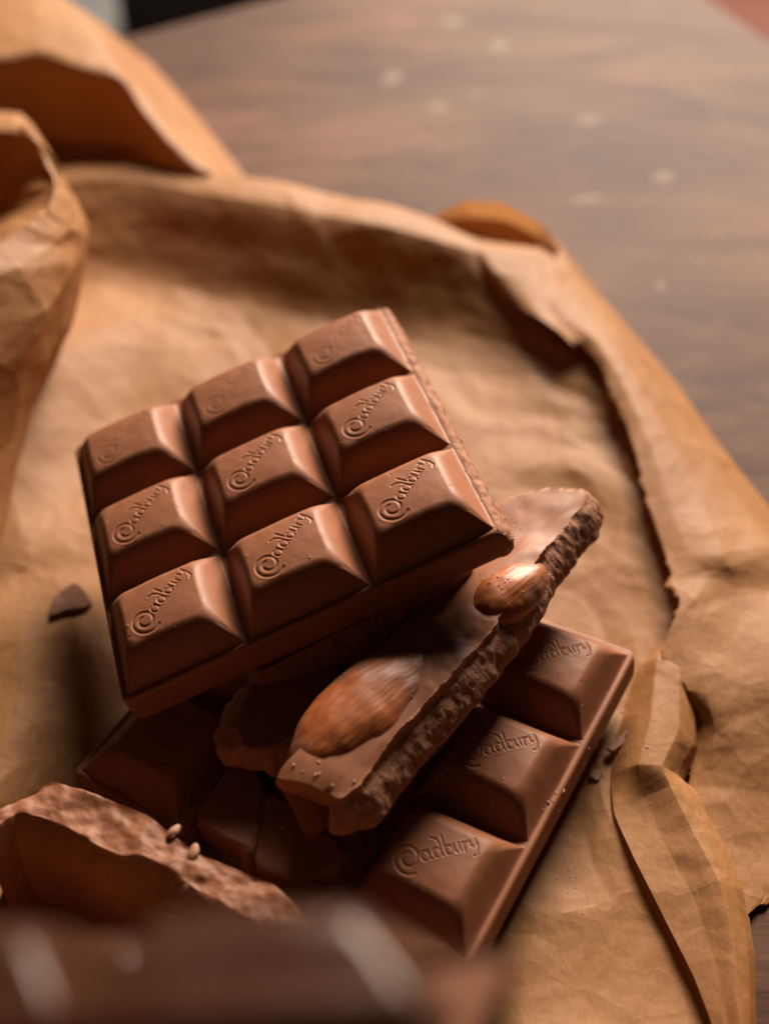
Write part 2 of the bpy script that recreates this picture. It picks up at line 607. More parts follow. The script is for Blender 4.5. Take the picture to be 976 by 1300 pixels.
R.append([(-60, 1640, 8), (0, 1640, 8), (80, 1640, 7), (190, 1640, 7), (310, 1640, 7), (430, 1640, 7), (540, 1640, 6), (650, 1640, 5), (760, 1640, 4), (880, 1600, 2), (990, 1560, 0.8)])
paper_parts.append(patch('inner_sheet', R, (20, 26), 1.2, 3, 28.0, lin=0.4))

# turned-over right rim: torn inner edge, bright top, outer fold, drop to the table
F = []
F.append([(628, 345, 10.8), (650, 330, 11.3), (672, 318, 10.3), (702, 306, 7.8), (702, 306, 8, 4, 3, -7)])
F.append([(712, 425, 9.3), (716, 400, 10.3), (724, 378, 9.8), (738, 362, 7.3), (738, 362, 7, 6, 3, -6.5)])
F.append([(748, 440, 9.3), (758, 434, 10.3), (770, 428, 9.8), (782, 418, 7.3), (782, 418, 6, 6, 3, -5.5)])
F.append([(784, 510, 8.8), (797, 500, 9.8), (812, 492, 9.3), (828, 480, 6.8), (828, 480, 6, 7, 3, -5.5)])
F.append([(806, 575, 8.8), (826, 566, 9.8), (852, 560, 8.8), (884, 558, 5.8), (884, 558, 6, 7, 3, -5.5)])
F.append([(822, 640, 8.3), (848, 632, 9.3), (886, 626, 8.8), (934, 630, 5.8), (934, 630, 6, 8, 3, -5.5)])
F.append([(842, 700, 7.8), (874, 706, 8.8), (916, 704, 9.8), (978, 692, 6.8), (978, 692, 6, 8, 3, -5.5)])
F.append([(862, 765, 8.3), (890, 752, 8.3), (936, 748, 7.3), (1010, 748, 5.8), (1060, 760, 0.6)])
F.append([(838, 828, 6.3), (880, 812, 7.3), (930, 806, 6.8), (1010, 812, 7.0), (1070, 830, 0.6)])
F.append([(872, 878, 5.8), (896, 880, 6.3), (936, 884, 6.3), (1010, 895, 6.0), (1070, 900, 0.6)])
F.append([(884, 915, 3.0), (906, 922, 5.0), (940, 928, 5.5), (1010, 938, 4.0), (1070, 960, 0.6)])
F.append([(872, 1000, 1.0), (900, 1000, 2.0), (936, 1002, 2.5), (1000, 1010, 2.0), (1060, 1030, 0.6)])
F.append([(880, 1090, 0.9), (905, 1090, 1.4), (935, 1092, 1.6), (985, 1095, 1.2), (1010, 1100, 0.6)])
F.append([(900, 1180, 0.8), (918, 1178, 1.0), (938, 1172, 1.0), (962, 1150, 0.8), (972, 1150, 0.5)])
paper_parts.append(patch('torn_rim', F, (24, 22), 0.8, 5, 22.0, lin=0.6, tear='c0', tear_amp=2.0))

# lower right strip folded over itself
G = []
G.append([(842, 800, 1.5), (858, 792, 2), (880, 790, 3), (905, 800, 2), (915, 810, 0.8)])
G.append([(806, 850, 1.5), (834, 838, 6), (862, 850, 6.5), (884, 880, 4), (892, 888, 0.8)])
G.append([(788, 925, 1.4), (826, 915, 6.2), (860, 925, 6), (876, 945, 3.5), (886, 950, 0.8)])
G.append([(776, 985, 1.4), (812, 972, 5.6), (838, 974, 6), (856, 984, 3.6), (866, 992, 0.8)])
G.append([(780, 1035, 2.2), (818, 1012, 3.6), (850, 1000, 5.2), (868, 1000, 3.6), (880, 1005, 0.8)])
G.append([(806, 1095, 2.6), (845, 1075, 3.2), (880, 1060, 4.6), (902, 1062, 3.6), (914, 1066, 0.8)])
G.append([(842, 1165, 2.4), (880, 1140, 3.0), (912, 1120, 4.6), (932, 1125, 3.2), (944, 1130, 0.6)])
G.append([(880, 1240, 2.2), (908, 1225, 3.0), (930, 1205, 4.2), (947, 1205, 2.8), (956, 1208, 0.6)])
G.append([(915, 1330, 2.0), (928, 1320, 3.0), (940, 1310, 4.2), (950, 1310, 2.8), (957, 1312, 0.6)])
G.append([(950, 1440, 2.0), (955, 1440, 3.0), (960, 1440, 4.2), (966, 1440, 2.8), (973, 1440, 0.6)])
paper_parts.append(patch('folded_strip', G, (24, 22), 0.8, 9, 20.0, lin=0.7))

# curled lip where the ridge meets the torn rim
K = []
K.append([(548, 276, 13.5), (590, 256, 16), (640, 258, 16), (688, 285, 13), (712, 318, 10)])
K.append([(560, 284, 12), (596, 276, 11), (640, 280, 10), (680, 300, 9), (706, 325, 8.5)])
K.append([(575, 300, 11.5), (606, 300, 10), (640, 303, 9), (676, 312, 8.5), (700, 335, 8)])
K.append([(585, 320, 12), (612, 318, 13.5), (645, 316, 13), (680, 318, 11.5), (706, 345, 9.5)])
K.append([(600, 345, 10.5), (628, 345, 12.5), (660, 350, 12), (692, 365, 11), (715, 395, 9.5)])
K.append([(625, 375, 7), (650, 385, 9.5), (680, 400, 10.5), (706, 418, 10.5), (728, 440, 9)])
paper_parts.append(patch('curled_lip', K, (16, 18), 0.5, 12, 14.0, lin=0.6))

# lobe at the back left: deep pocket, bright flared mouth
T = []
T.append([(-80, 290, 3), (60, 240, 4), (130, 228, 5), (190, 224, 7), (240, 226, 10), (284, 228, 14)])
T.append([(-80, 190, 8), (50, 175, 8), (110, 180, 8), (170, 185, 9), (215, 205, 12), (270, 225, 14)])
T.append([(-80, 120, 24), (45, 84, 28), (95, 97, 28), (145, 112, 26), (178, 152, 22), (230, 215, 16)])
T.append([(-80, 85, 30), (50, 66, 31), (110, 82, 30), (158, 106, 28), (190, 150, 24), (244, 214, 17)])
T.append([(-80, 20, 30), (45, 15, 30), (108, 32, 28), (166, 100, 26), (222, 172, 20), (268, 219, 16)])
T.append([(-80, -40, 22), (50, -20, 22), (118, 24, 22), (174, 96, 20), (230, 172, 16), (277, 222, 13)])
T.append([(-80, -40, 22, 0, 24, -21), (50, -20, 22, 6, 24, -21), (118, 24, 22, 10, 20, -21), (174, 96, 20, 12, 16, -19), (230, 172, 16, 12, 12, -15), (277, 222, 13, 10, 8, -12.4)])
paper_parts.append(patch('back_lobe', T, (16, 20), 0.9, 21, 28.0, lin=0.5))

# rolled end at the left edge, its dark mouth open towards us
Q = []
Q.append([(-110, 330, 22), (-60, 300, 20), (-30, 270, 18), (-15, 262, 18), (-20, 280, 18), (-50, 310, 20), (-110, 350, 24)])
Q.append([(-110, 196, 34), (0, 194, 34), (34, 184, 36), (62, 218, 37), (52, 256, 38), (0, 298, 39), (-110, 345, 40)])
Q.append([(-110, 172, 37), (10, 166, 38), (44, 176, 39), (72, 216, 40), (62, 262, 41), (0, 306, 42), (-110, 352, 43)])
Q.append([(-110, 158, 37), (14, 153, 38), (52, 176, 38), (88, 232, 37), (97, 288, 36), (22, 340, 39), (-110, 400, 42)])
Q.append([(-110, 158, 30, 0, 6, 0), (20, 158, 30, 0, 5, 0), (70, 205, 30), (100, 262, 30), (109, 305, 30), (60, 395, 32), (-110, 440, 38)])
Q.append([(-110, 200, 20, 0, 10, 0), (20, 200, 20, 0, 10, 0), (80, 260, 20), (98, 330, 20), (84, 420, 21), (22, 478, 25), (-110, 540, 32)])
Q.append([(-110, 260, 8), (20, 260, 8), (80, 330, 9), (86, 400, 10), (66, 470, 11), (14, 560, 15), (-110, 640, 24)])
Q.append([(-110, 340, 2), (20, 330, 2), (70, 380, 3), (70, 450, 3.5), (48, 520, 5), (2, 700, 7), (-110, 780, 12)])
paper_parts.append(patch('rolled_end', Q, (18, 22), 0.9, 33, 18.0, lin=0.6))
inv = Matrix.Translation(-paper.location)
for o in paper_parts:
    o.parent = paper
    o.matrix_parent_inverse = inv

# ------------------------------------------------------------------ chocolate slabs
U, V, H0 = 20.0, 19.7, 5.9


def lettering():
    """script strokes (mm, along x, baseline y = 0)"""
    st_ = []
    c = []
    for k in range(60):
        th = math.radians(60 + k / 59 * 580)
        r = 0.75 + 1.75 * (k / 59) ** 1.2
        c.append((1.9 + r * 0.86 * math.cos(th), 1.25 + r * math.sin(th)))
    st_.append(c)
    def arc(cx, cy, rx, ry, a0, a1, n=14):
        return [(cx + rx * math.cos(math.radians(a0 + (a1 - a0) * k / n)), cy + ry * math.sin(math.radians(a0 + (a1 - a0) * k / n))) for k in range(n + 1)]
    st_.append(arc(4.75, 0.85, 0.55, 0.75, 60, 420))
    st_.append([(5.3, 1.6), (5.25, 0.6), (5.45, 0.15), (5.75, 0.25)])
    st_.append(arc(6.4, 0.85, 0.5, 0.72, 60, 420))
    st_.append([(6.1, 3.3), (6.7, 2.9), (6.98, 2.1), (6.95, 0.6), (7.15, 0.15)])
    st_.append([(7.55, 3.2), (7.5, 1.8), (7.6, 0.3)])
    st_.append(arc(8.05, 0.8, 0.48, 0.7, -150, 170))
    st_.append([(8.8, 1.5), (8.8, 0.5), (9.05, 0.12), (9.4, 0.4), (9.55, 1.5)])
    st_.append([(9.55, 0.9), (9.65, 0.15)])
    st_.append([(10.05, 1.5), (10.1, 0.15)])
    st_.append([(10.1, 1.0), (10.35, 1.45), (10.7, 1.4)])
    st_.append([(11.0, 1.55), (11.05, 0.7), (11.35, 0.4), (11.75, 0.8), (11.95, 1.75), (11.9, 0.3), (11.6, -0.7), (11.1, -0.9)])
    return [st_[0]] + [[(x - 0.6, y) for x, y in q] for q in st_[1:]]


def smin(a, b, k):
    h = np.clip(0.5 + 0.5 * (b - a) / k, 0, 1)
    return b * (1 - h) + a * h - k * h * (1 - h)


def chunk_height(X, Y):
    dx = np.minimum(X, U - X)
    dy = np.minimum(Y, V - Y)
    g = 0.36
    def rampf(d, s):
        t = np.maximum(d - g, 0)
        return s * (np.sqrt(t * t + 0.25) - 0.5) + 0.08 * t
    rx = rampf(dx, 1.95)
    ry = rampf(dy, 1.55)
    xn, yn = (X - U / 2) / (U / 2), (Y - V / 2) / (V / 2)
    top = 5.5 - 0.9 * xn ** 2 - 1.2 * yn ** 2
    m = np.minimum(rx, ry)
    h = smin(smin(rx, ry, np.clip(0.85 * m, 0.25, 3.2)), top, 2.0)
    return np.maximum(h, 0)


def chunk_mesh(name, n, depth, mat, seed):
    xs = np.linspace(0, U, n)
    ys = np.linspace(0, V, n)
    X, Y = np.meshgrid(xs, ys, indexing='ij')
    h = chunk_height(X, Y)
    inside = np.clip(np.minimum.reduce([X, U - X, Y, V - Y]) / 1.0, 0, 1)
    pts = np.stack([X.ravel() * 0.22, Y.ravel() * 0.22, np.full(X.size, seed * 3.1)], 1)
    h = h + inside * 0.10 * fbm(pts, 3).reshape(n, n)
    # lettering runs across the top on a slant
    ang = math.radians(43)
    ca, sa = math.cos(ang), math.sin(ang)
    ox, oy = 6.5, V - 14.4
    a = X - ox
    b = Y - oy
    tx = (a * ca + b * sa) / 1.05
    ty = (-a * sa + b * ca) / 1.05
    D = np.full(X.shape, 9.0)
    for si, s in enumerate(lettering()):
        wd = 1.0 if si == 0 else 1.35
        s = np.array(s)
        for p, q in zip(s[:-1], s[1:]):
            e = q - p
            L2 = e @ e + 1e-9
            t = np.clip(((tx - p[0]) * e[0] + (ty - p[1]) * e[1]) / L2, 0, 1)
            D = np.minimum(D, wd * np.hypot(tx - p[0] - t * e[0], ty - p[1] - t * e[1]))
    h -= depth * np.exp(-(D / 0.19) ** 2)
    h += depth * 0.2 * np.exp(-((D - 0.42) / 0.16) ** 2)
    if seed:                                   # pin-holes and specks
        r = np.random.default_rng(seed)
        for _ in range(3):
            hx, hy = r.uniform(3, U - 3), r.uniform(3, V - 3)
            h += r.choice([-0.14, 0.10]) * np.exp(-((X - hx) ** 2 + (Y - hy) ** 2) / 0.13 ** 2)
    v = np.stack([X.ravel(), Y.ravel() - V, h.ravel()], 1)
    f = grid_faces(n, n)
    return mesh_from(name, v, f, mat, attr=np.zeros(len(v)))


CH_BITTER = [chunk_mesh('chunk', 90, 0.24, M_BITTER, 4)]
CH_SOFT = [chunk_mesh('chunk', 150, 0.06, M_CHOC, s) for s in (5, 6)]
CH = [chunk_mesh('chunk', 190, 0.115, M_CHOC, s) for s in (1, 2, 3)]


def resample(poly, flags, ds, smooth=2):
    poly = np.asarray(poly, float)
    flags = np.asarray(flags, float)
    for _ in range(smooth):                     # corner cutting, close to the corner
        nx, nf = np.roll(poly, -1, 0), np.roll(flags, -1)
        poly = np.stack([poly * 0.85 + nx * 0.15, poly * 0.15 + nx * 0.85], 1).reshape(-1, poly.shape[1])
        flags = np.stack([flags, flags], 1).reshape(-1)
    nx = np.roll(poly, -1, 0)
    seg = np.linalg.norm(nx - poly, axis=1)
    cum = np.concatenate([[0], np.cumsum(seg)])
    n = max(24, int(cum[-1] / ds))
    t = np.arange(n) / n * cum[-1]
    k = np.searchsorted(cum, t, side='right') - 1
    w = ((t - cum[k]) / np.maximum(seg[k], 1e-9))[:, None]
    pts = poly[k] * (1 - w) + nx[k] * w
    fl_ = flags[k]
    for _ in range(2):
        fl_ = 0.25 * np.roll(fl_, 1) + 0.5 * fl_ + 0.25 * np.roll(fl_, -1)
    return pts, fl_


def outline_normals(p):
    t = np.roll(p, -1, 0)[:, :2] - np.roll(p, 1, 0)[:, :2]
    n = np.stack([t[:, 1], -t[:, 0]], 1)
    area = (p[:, 0] * np.roll(p[:, 1], -1) - np.roll(p[:, 0], -1) * p[:, 1]).sum()
    if area < 0:
        n = -n
    for _ in range(3):
        n = 0.25 * np.roll(n, 1, 0) + 0.5 * n + 0.25 * np.roll(n, -1, 0)
    return n / (np.linalg.norm(n, axis=1)[:, None] + 1e-9)


def solid(name, poly, flags, prof_smooth, prof_rough, mat, ds=0.4, amp=0.8, cap_rough=0.0, cap_rings=10, seed=0, sharp=50, bottom_rough=0.0, cap_amp=0.12, smooth=2, mounds=()):
    """closed piece: outline (x, y, z) with a fracture flag per side; each profile is a list of (dz, outset)
    from the top rim to the bottom rim, one for moulded sides and one for broken sides"""
    p, fr = resample(poly, flags, ds, smooth)
    n = len(p)
    nr = outline_normals(p)
    c = p.mean(0)
    def finer(pr):
        pr = np.array(pr, float)
        return np.stack([np.interp(np.arange(0, len(pr) - 1 + 1e-6, 0.34), np.arange(len(pr)), pr[:, i]) for i in (0, 1)], 1)
    prof_smooth, prof_rough = finer(prof_smooth), finer(prof_rough)
    rings, att = [], []
    for k in range(cap_rings, 0, -1):           # top cap, from near the centre out to the rim
        w = 1 - k / (cap_rings + 0.5)
        w = w ** 0.8
        r = c + (p - c) * w
        rings.append(r)
        att.append(np.full(n, cap_rough))
    ncap = len(rings)
    m = len(prof_smooth)
    for k in range(m):
        (d0, o0), (d1, o1) = prof_smooth[k], prof_rough[k]
        dz = d0 * (1 - fr) + d1 * fr
        of = o0 * (1 - fr) + o1 * fr
        r = p.copy()
        r[:, :2] += nr * of[:, None]
        r[:, 2] += dz
        rings.append(r)
        att.append(np.maximum(fr, cap_rough * (1.0 if k < 3 else 0.0)))
    last = rings[-1]
    cb = last.mean(0)
    for k in range(1, 5):
        rings.append(cb + (last - cb) * (1 - k / 4.5))
        att.append(np.full(n, bottom_rough))
    v = np.concatenate(rings)
    a = np.concatenate(att)
    nn = np.concatenate([np.column_stack([nr, np.zeros(n)])] * len(rings))
    q = v + seed * 13.7
    rough = fbm(q * 0.35, 2) * 1.3 + 0.45 * fbm(q * 1.3, 2) + 0.45 * np.abs(fbm(q * 3.1, 2))
    side = np.concatenate([np.full(n, 0.0)] * ncap + [fr] * m + [np.full(n, 0.0)] * 4)
    v = v + nn * (rough * side * amp)[:, None]
    v[:, 2] += rough * side * amp * 0.35
    capm = np.concatenate([np.full(n, 1.0)] * ncap + [np.full(n, max(0.0, 1.0 - k / 4)) for k in range(m)] + [np.full(n, 0.0)] * 4)
    v[:, 2] += capm * (cap_rough * rough * amp * 0.8 + cap_amp * fbm(q * 0.18, 3))
    for (m0, m1, mw_, mh) in mounds:            # chocolate swelling round what is set into it
        m0, m1 = np.array(m0)[:2], np.array(m1)[:2]
        e = m1 - m0
        t = np.clip(((v[:, :2] - m0) @ e) / (e @ e), 0.18, 0.82)
        dist = np.linalg.norm(v[:, :2] - m0 - t[:, None] * e, axis=1)
        v[:, 2] += capm * mh * np.exp(-(dist / mw_) ** 4)
    f = []
    R_ = len(rings)
    idx = np.arange(R_ * n).reshape(R_, n)
    area = (p[:, 0] * np.roll(p[:, 1], -1) - np.roll(p[:, 0], -1) * p[:, 1]).sum()
    nx = np.roll(idx, -1, 1)
    quads = np.stack([idx[:-1], idx[1:], nx[1:], nx[:-1]], -1).reshape(-1, 4)
    if area < 0:
        quads = quads[:, ::-1]
    f = quads.tolist()
    top = idx[0].tolist()
    bot = idx[-1].tolist()
    f.append(top if area > 0 else top[::-1])
    f.append(bot[::-1] if area > 0 else bot)
    return mesh_from(name, v, f, mat, sharp=sharp, attr=a)


RIM = [(-0.03, -0.5), (0.03, -0.12), (0.02, 0.12), (-0.14, 0.42), (-0.55, 0.62), (-1.6, 0.72), (-3.0, 0.76), (-4.4, 0.74), (-5.2, 0.6), (-5.7, 0.25), (-5.9, -0.4)]
BRK = [(-0.03, -0.5), (0.05, 0.0), (-0.1, 0.35), (-0.4, 0.8), (-1.0, 1.2), (-1.9, 1.6), (-3.0, 1.9), (-4.2, 2.0), (-5.0, 2.0), (-5.6, 1.8), (-5.9, 1.3)]


def slab(name, nu, nv, Rm, T, label, broken=(0, 0, 0, 0), mat=M_CHOC, group=None, skip=(), seed=0, chunks=None, soft=False):
    """nu x nv moulded chunks on a common base; broken = back, right, front, left"""
    root = thing(name, label, 'chocolate', (0, 0, 0), group)
    M4 = Matrix([[Rm[0][0], Rm[0][1], Rm[0][2], T[0] * S], [Rm[1][0], Rm[1][1], Rm[1][2], T[1] * S], [Rm[2][0], Rm[2][1], Rm[2][2], T[2] * S], [0, 0, 0, 1]])
    root.matrix_world = M4
    for i in range(nu):
        for j in range(nv):
            if (i, j) in skip:
                continue
            o = obj('chunk', (chunks or CH)[(i * 2 + j + seed) % len(chunks or CH)], root)
            if j == 0 and soft:       # lettering worn faint along one edge
                o.data = CH_SOFT[i % 2]
            o.location = (i * U * S, -j * V * S, 0)
    poly = [(0, 0, 0), (nu * U, 0, 0), (nu * U, -nv * V, 0), (0, -nv * V, 0)]
    pts, fl_ = [], []
    for k in range(4):
        a, b = np.array(poly[k]), np.array(poly[(k + 1) % 4])
        for t in np.linspace(0, 1, 12, endpoint=False):
            pts.append(a + (b - a) * t)
            fl_.append(broken[k])
    me = solid('base', pts, fl_, RIM, BRK, mat, ds=0.35, amp=0.75, cap_rings=2, seed=seed + 2, cap_amp=0.0, smooth=1)
    # the cap must stay under the chunk cells
    obj('base', me, root)
    return root


RA = [[0.9096, -0.289, -0.2984], [0.2832, 0.9569, -0.0637], [0.304, -0.0266, 0.9523]]
slab('chocolate_tablet', 3, 3, RA, (-55.04, 167.58, 22.2),
     'large slab of nine chocolate squares lying on top of the pile', broken=(0, 0.6, 0, 0), seed=0, soft=True)
RB = [[0.8649, 0.4932, -0.0929], [-0.4949, 0.8689, 0.0062], [0.0838, 0.0406, 0.9957]]
tb = np.array([23.08, 138.96, 10.2]) - np.array(RB)[:, 0] * U
slab('chocolate_tablet', 2, 3, RB, tuple(tb), 'chocolate slab lying on the paper at right, half under the nut piece', broken=(0, 0, 1, 1), seed=1)


def rotz(a, tiltx=0, tilty=0):
    m = Matrix.Rotation(tiltx, 3, 'X') @ Matrix.Rotation(tilty, 3, 'Y') @ Matrix.Rotation(a, 3, 'Z')
    return [list(r) for r in m]


# dark slab under the large one, lower left
g0 = P(228, 1052, 8)
g1 = P(300, 962, 8)
ae = math.atan2(g1[1] - g0[1], g1[0] - g0[0])
RE = rotz(ae)
te = g0 - np.array(RE) @ np.array([0, -V, 0])
slab('chocolate_tablet', 2, 1, RE, tuple(te), 'shadowed chocolate slab at lower left under the large nine square slab', broken=(0, 1, 1, 0), seed=2)

# ------------------------------------------------------------------ nut piece and broken pieces
FR_S = [(0.0, -0.3), (-0.2, 0.0), (-0.6, 0.15), (-2.0, 0.2), (-4.0, 0.2), (-5.6, 0.1), (-6.0, -0.2), (-7.5, -1.0), (-9.5, -2.2), (-10.6, -3.2), (-11.0, -4.6)]
FR_R = [(0.08, -0.1), (-0.05, 0.06), (-0.5, 0.8), (-1.6, 1.9), (-2.8, 2.7), (-4.2, 3.3), (-5.2, 3.3), (-7.0, 2.3), (-9.2, 0.8), (-10.6, -1.0), (-11.0, -3.4)]


def plane_pts(pts, z0, gx, gy):
    """photo outline laid onto a tilted plane z = z0 + gx x + gy (y - 110)"""
    out = []
    for px, py in pts:
        z = z0
        for _ in range(8):
            w = P(px, py, z)
            z = z0 + gx * w[0] + gy * (w[1] - 110)
        out.append(P(px, py, z))
    return out


nut_top = [(345, 993), (376, 968), (398, 930), (440, 868), (500, 815), (570, 730), (610, 655), (645, 632), (690, 619), (746, 621),
           (742, 640), (722, 662), (690, 705), (655, 765), (610, 822), (560, 880), (495, 950), (458, 1002), (432, 1020), (390, 1004)]
nut_fl = [0.15, 0.1, 0, 0, 0, 0, 0.5, 0.5, 0.6, 1, 1, 1, 1, 1, 1, 1, 1, 0.8, 0.2, 0.15]
np_ = plane_pts(nut_top, 27.0, 0.10, 0.02)
nut_piece = thing('nut_chocolate_piece', 'broken chocolate piece with whole almonds, smooth underside up, crumbly break', 'chocolate', tuple(np.mean(np_, 0) * [1, 1, 0] + [0, 0, 16]))
inv_n = Matrix.Translation(-nut_piece.location)
o = obj('body', solid('body', np_, nut_fl, [(0.0, -0.3), (-0.2, 0.0), (-0.6, 0.0), (-1.4, -0.5), (-2.4, -1.2), (-3.6, -2.0), (-5.0, -2.9), (-6.6, -3.8), (-8.6, -4.6), (-10.4, -5.2), (-11.0, -6.0)], FR_R, M_CHOC, ds=0.2, amp=0.42, cap_rings=26, seed=5, cap_amp=0.35,
                      mounds=[(P(380, 962, 28), P(556, 812, 29.5), 9.0, 2.2), (P(598, 782, 30), P(692, 708, 31), 5.8, 1.6)]), nut_piece)
o.matrix_parent_inverse = inv_n


def almond(name, p0, p1, width, height, parent, inv_, sink, mat=M_NUT, seed=0, twist=0.0):
    p0, p1 = np.array(p0), np.array(p1)
    ax = p1 - p0
    L_ = np.linalg.norm(ax)
    ax /= L_
    side = np.cross([0, 0, 1], ax)
    side /= np.linalg.norm(side)
    up = np.cross(ax, side)
    side, up = side * math.cos(twist) + up * math.sin(twist), up * math.cos(twist) - side * math.sin(twist)
    n, m = 48, 40
    t = np.linspace(0, 1, n)
    r = np.sin(np.pi * t ** 0.92) ** 0.52
    th = np.linspace(0, 2 * np.pi, m, endpoint=False)
    v = []
    for ti, ri in zip(t, r):
        for a in th:
            v.append((L_ * (ti - 0.5), width / 2 * ri * math.cos(a), height / 2 * ri * math.sin(a)))
    v = np.array(v)
    q = v * np.array([0.05, 0.35, 0.35]) + seed
    k = 1 + 0.10 * fbm(q, 3)
    v[:, 1:] *= k[:, None]
    v = v + np.stack([0.35 * fbm(v * 0.22 + seed + k_, 3) for k_ in (0, 5, 9)], 1)
    idx = np.arange(n * m).reshape(n, m)
    nx = np.roll(idx, -1, 1)
    f = np.stack([idx[:-1], nx[:-1], nx[1:], idx[1:]], -1).reshape(-1, 4).tolist()
    me = mesh_from(name, v, f, mat)
    o = obj(name, me, parent)
    c = (p0 + p1) / 2 - np.array([0, 0, sink])
    mw = Matrix([[ax[0], side[0], up[0], c[0] * S], [ax[1], side[1], up[1], c[1] * S], [ax[2], side[2], up[2], c[2] * S], [0, 0, 0, 1]])
    o.matrix_parent_inverse = inv_
    o.matrix_basis = mw
    return o


almond('almond', P(374, 968, 28), P(562, 806, 29.5), 14.0, 10.0, nut_piece, inv_n, 2.8, seed=1)
almond('almond', P(598, 782, 30), P(692, 708, 31), 8.6, 7.0, nut_piece, inv_n, 1.9, seed=2)
almond('almond', P(440, 1010, 25.5), P(505, 935, 25.5), 5.5, 6.0, nut_piece, inv_n, 2.4, seed=3)


def broken_piece(name, pts, z0, gx, gy, flags, label, depth=11.0, cap_rough=0.0, amp=0.7, seed=0, mat=M_SHADED, ds=0.35, ps=None, pr=None, cap_amp=0.2):
    w = plane_pts(pts, z0, gx, gy)
    k = depth / 11.0
    ps = ps or [(a * k, b) for a, b in FR_S]
    pr = pr or [(a * k, b) for a, b in FR_R]
    o = obj(name, solid(name, w, flags, ps, pr, mat, ds=ds, amp=amp, cap_rough=cap_rough, cap_rings=9, seed=seed, cap_amp=cap_amp))
    c = np.mean(w, 0)
    return tag(o, label, 'chocolate')


broken_piece('broken_chocolate_piece', [(312, 884), (345, 862), (432, 842), (418, 872), (388, 905), (372, 932), (346, 950), (312, 952), (298, 925)], 21, 0.05, 0.0,
             [1, 0, 0.6, 1, 1, 0.8, 0.3, 1, 1], 'small broken chocolate chip wedged between the almond and the large slab', 8, seed=11, mat=M_CHOC)
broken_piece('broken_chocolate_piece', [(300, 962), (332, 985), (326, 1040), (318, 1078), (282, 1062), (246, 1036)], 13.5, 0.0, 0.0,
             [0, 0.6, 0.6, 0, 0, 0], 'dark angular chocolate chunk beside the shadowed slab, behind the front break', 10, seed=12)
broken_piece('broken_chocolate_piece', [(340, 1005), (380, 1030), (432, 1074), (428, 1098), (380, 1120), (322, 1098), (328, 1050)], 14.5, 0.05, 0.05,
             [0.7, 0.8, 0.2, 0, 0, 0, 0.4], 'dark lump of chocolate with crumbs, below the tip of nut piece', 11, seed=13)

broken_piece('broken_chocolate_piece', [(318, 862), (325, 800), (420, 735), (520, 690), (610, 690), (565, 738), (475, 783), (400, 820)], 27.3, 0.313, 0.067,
             [0.3, 0, 0, 0, 0.3, 0.6, 0.6, 0.6], 'added chocolate block right under the large slab, keeping light out of the gap', 24, seed=17)  # added block, stops light passing under the large slab


def strip_solid(name, up, lo, z, drop, mat, n=150, m=26, k=26, seed=0, amp=0.4, lo_out=None, fr_front=None):
    """long snapped piece: broken face between two edge lines on top, walls dropping below it"""
    def res(pts):
        w = np.array([P(px, py, zz) for px, py, zz in pts])
        d = np.concatenate([[0], np.cumsum(np.linalg.norm(np.diff(w, axis=0), axis=1))])
        t = np.linspace(0, d[-1], n)
        return np.stack([np.interp(t, d, w[:, i]) for i in range(3)], 1)
    a, b = res([(x, y, z) for x, y in up]), res([(x, y, z) for x, y in lo])
    side = b - a
    side[:, 2] = 0
    side /= np.linalg.norm(side, axis=1)[:, None]
    t = np.linspace(0, 1, n)
    out = np.interp(t, np.linspace(0, 1, len(lo_out)), lo_out)
    ff = np.interp(t, np.linspace(0, 1, len(fr_front)), fr_front)
    cols, at = [], []
    for q in np.linspace(0, 1, m):                             # broken face
        cols.append(a * (1 - q) + b * q)
        at.append(np.full(n, 0.16))
    for q in np.linspace(0, 1, k + 1)[1:]:                     # front wall
        g = b.copy()
        g += side * (out * math.sin(min(q * 2.2, 1) * math.pi / 2))[:, None]
        g[:, 2] -= drop * q ** 1.1
        cols.append(g)
        at.append(ff * np.clip(1.4 - q * 1.6, 0, 1))
    for q in np.linspace(1, 0, 10)[:-1]:                       # back wall
        g = a - side * 0.3
        g[:, 2] -= drop * q
        cols.append(g)
        at.append(np.full(n, 0.1))
    v = np.stack(cols)                                         # (loops, n, 3)
    A = np.stack(at)
    q = v.reshape(-1, 3) + seed
    rg = (fbm(q * 0.22, 2) * 2.6 + 0.5 * fbm(q * 0.8, 2) + 0.22 * np.abs(fbm(q * 2.8, 2))).reshape(A.shape)
    d = np.zeros_like(v)
    d[:m, :, 2] = 1
    d[m:m + k] = side[None] * 0.8 + np.array([0, 0, 0.4])
    edge = np.ones(len(v))
    edge[0] = edge[m - 1] = 0.6
    v = v + d * (rg * np.maximum(np.minimum(A * 4.5, 0.8), 0.08) * amp * edge[:, None])[..., None]
    Lp = len(v)
    idx = np.arange(Lp * n).reshape(Lp, n)
    nx = np.roll(idx, -1, 0)
    f = np.stack([idx[:, :-1], idx[:, 1:], nx[:, 1:], nx[:, :-1]], -1).reshape(-1, 4).tolist()
    f += [idx[:, 0].tolist(), idx[::-1, -1].tolist()]
    return mesh_from(name, v.reshape(-1, 3), f, mat, sharp=48, attr=A.ravel())


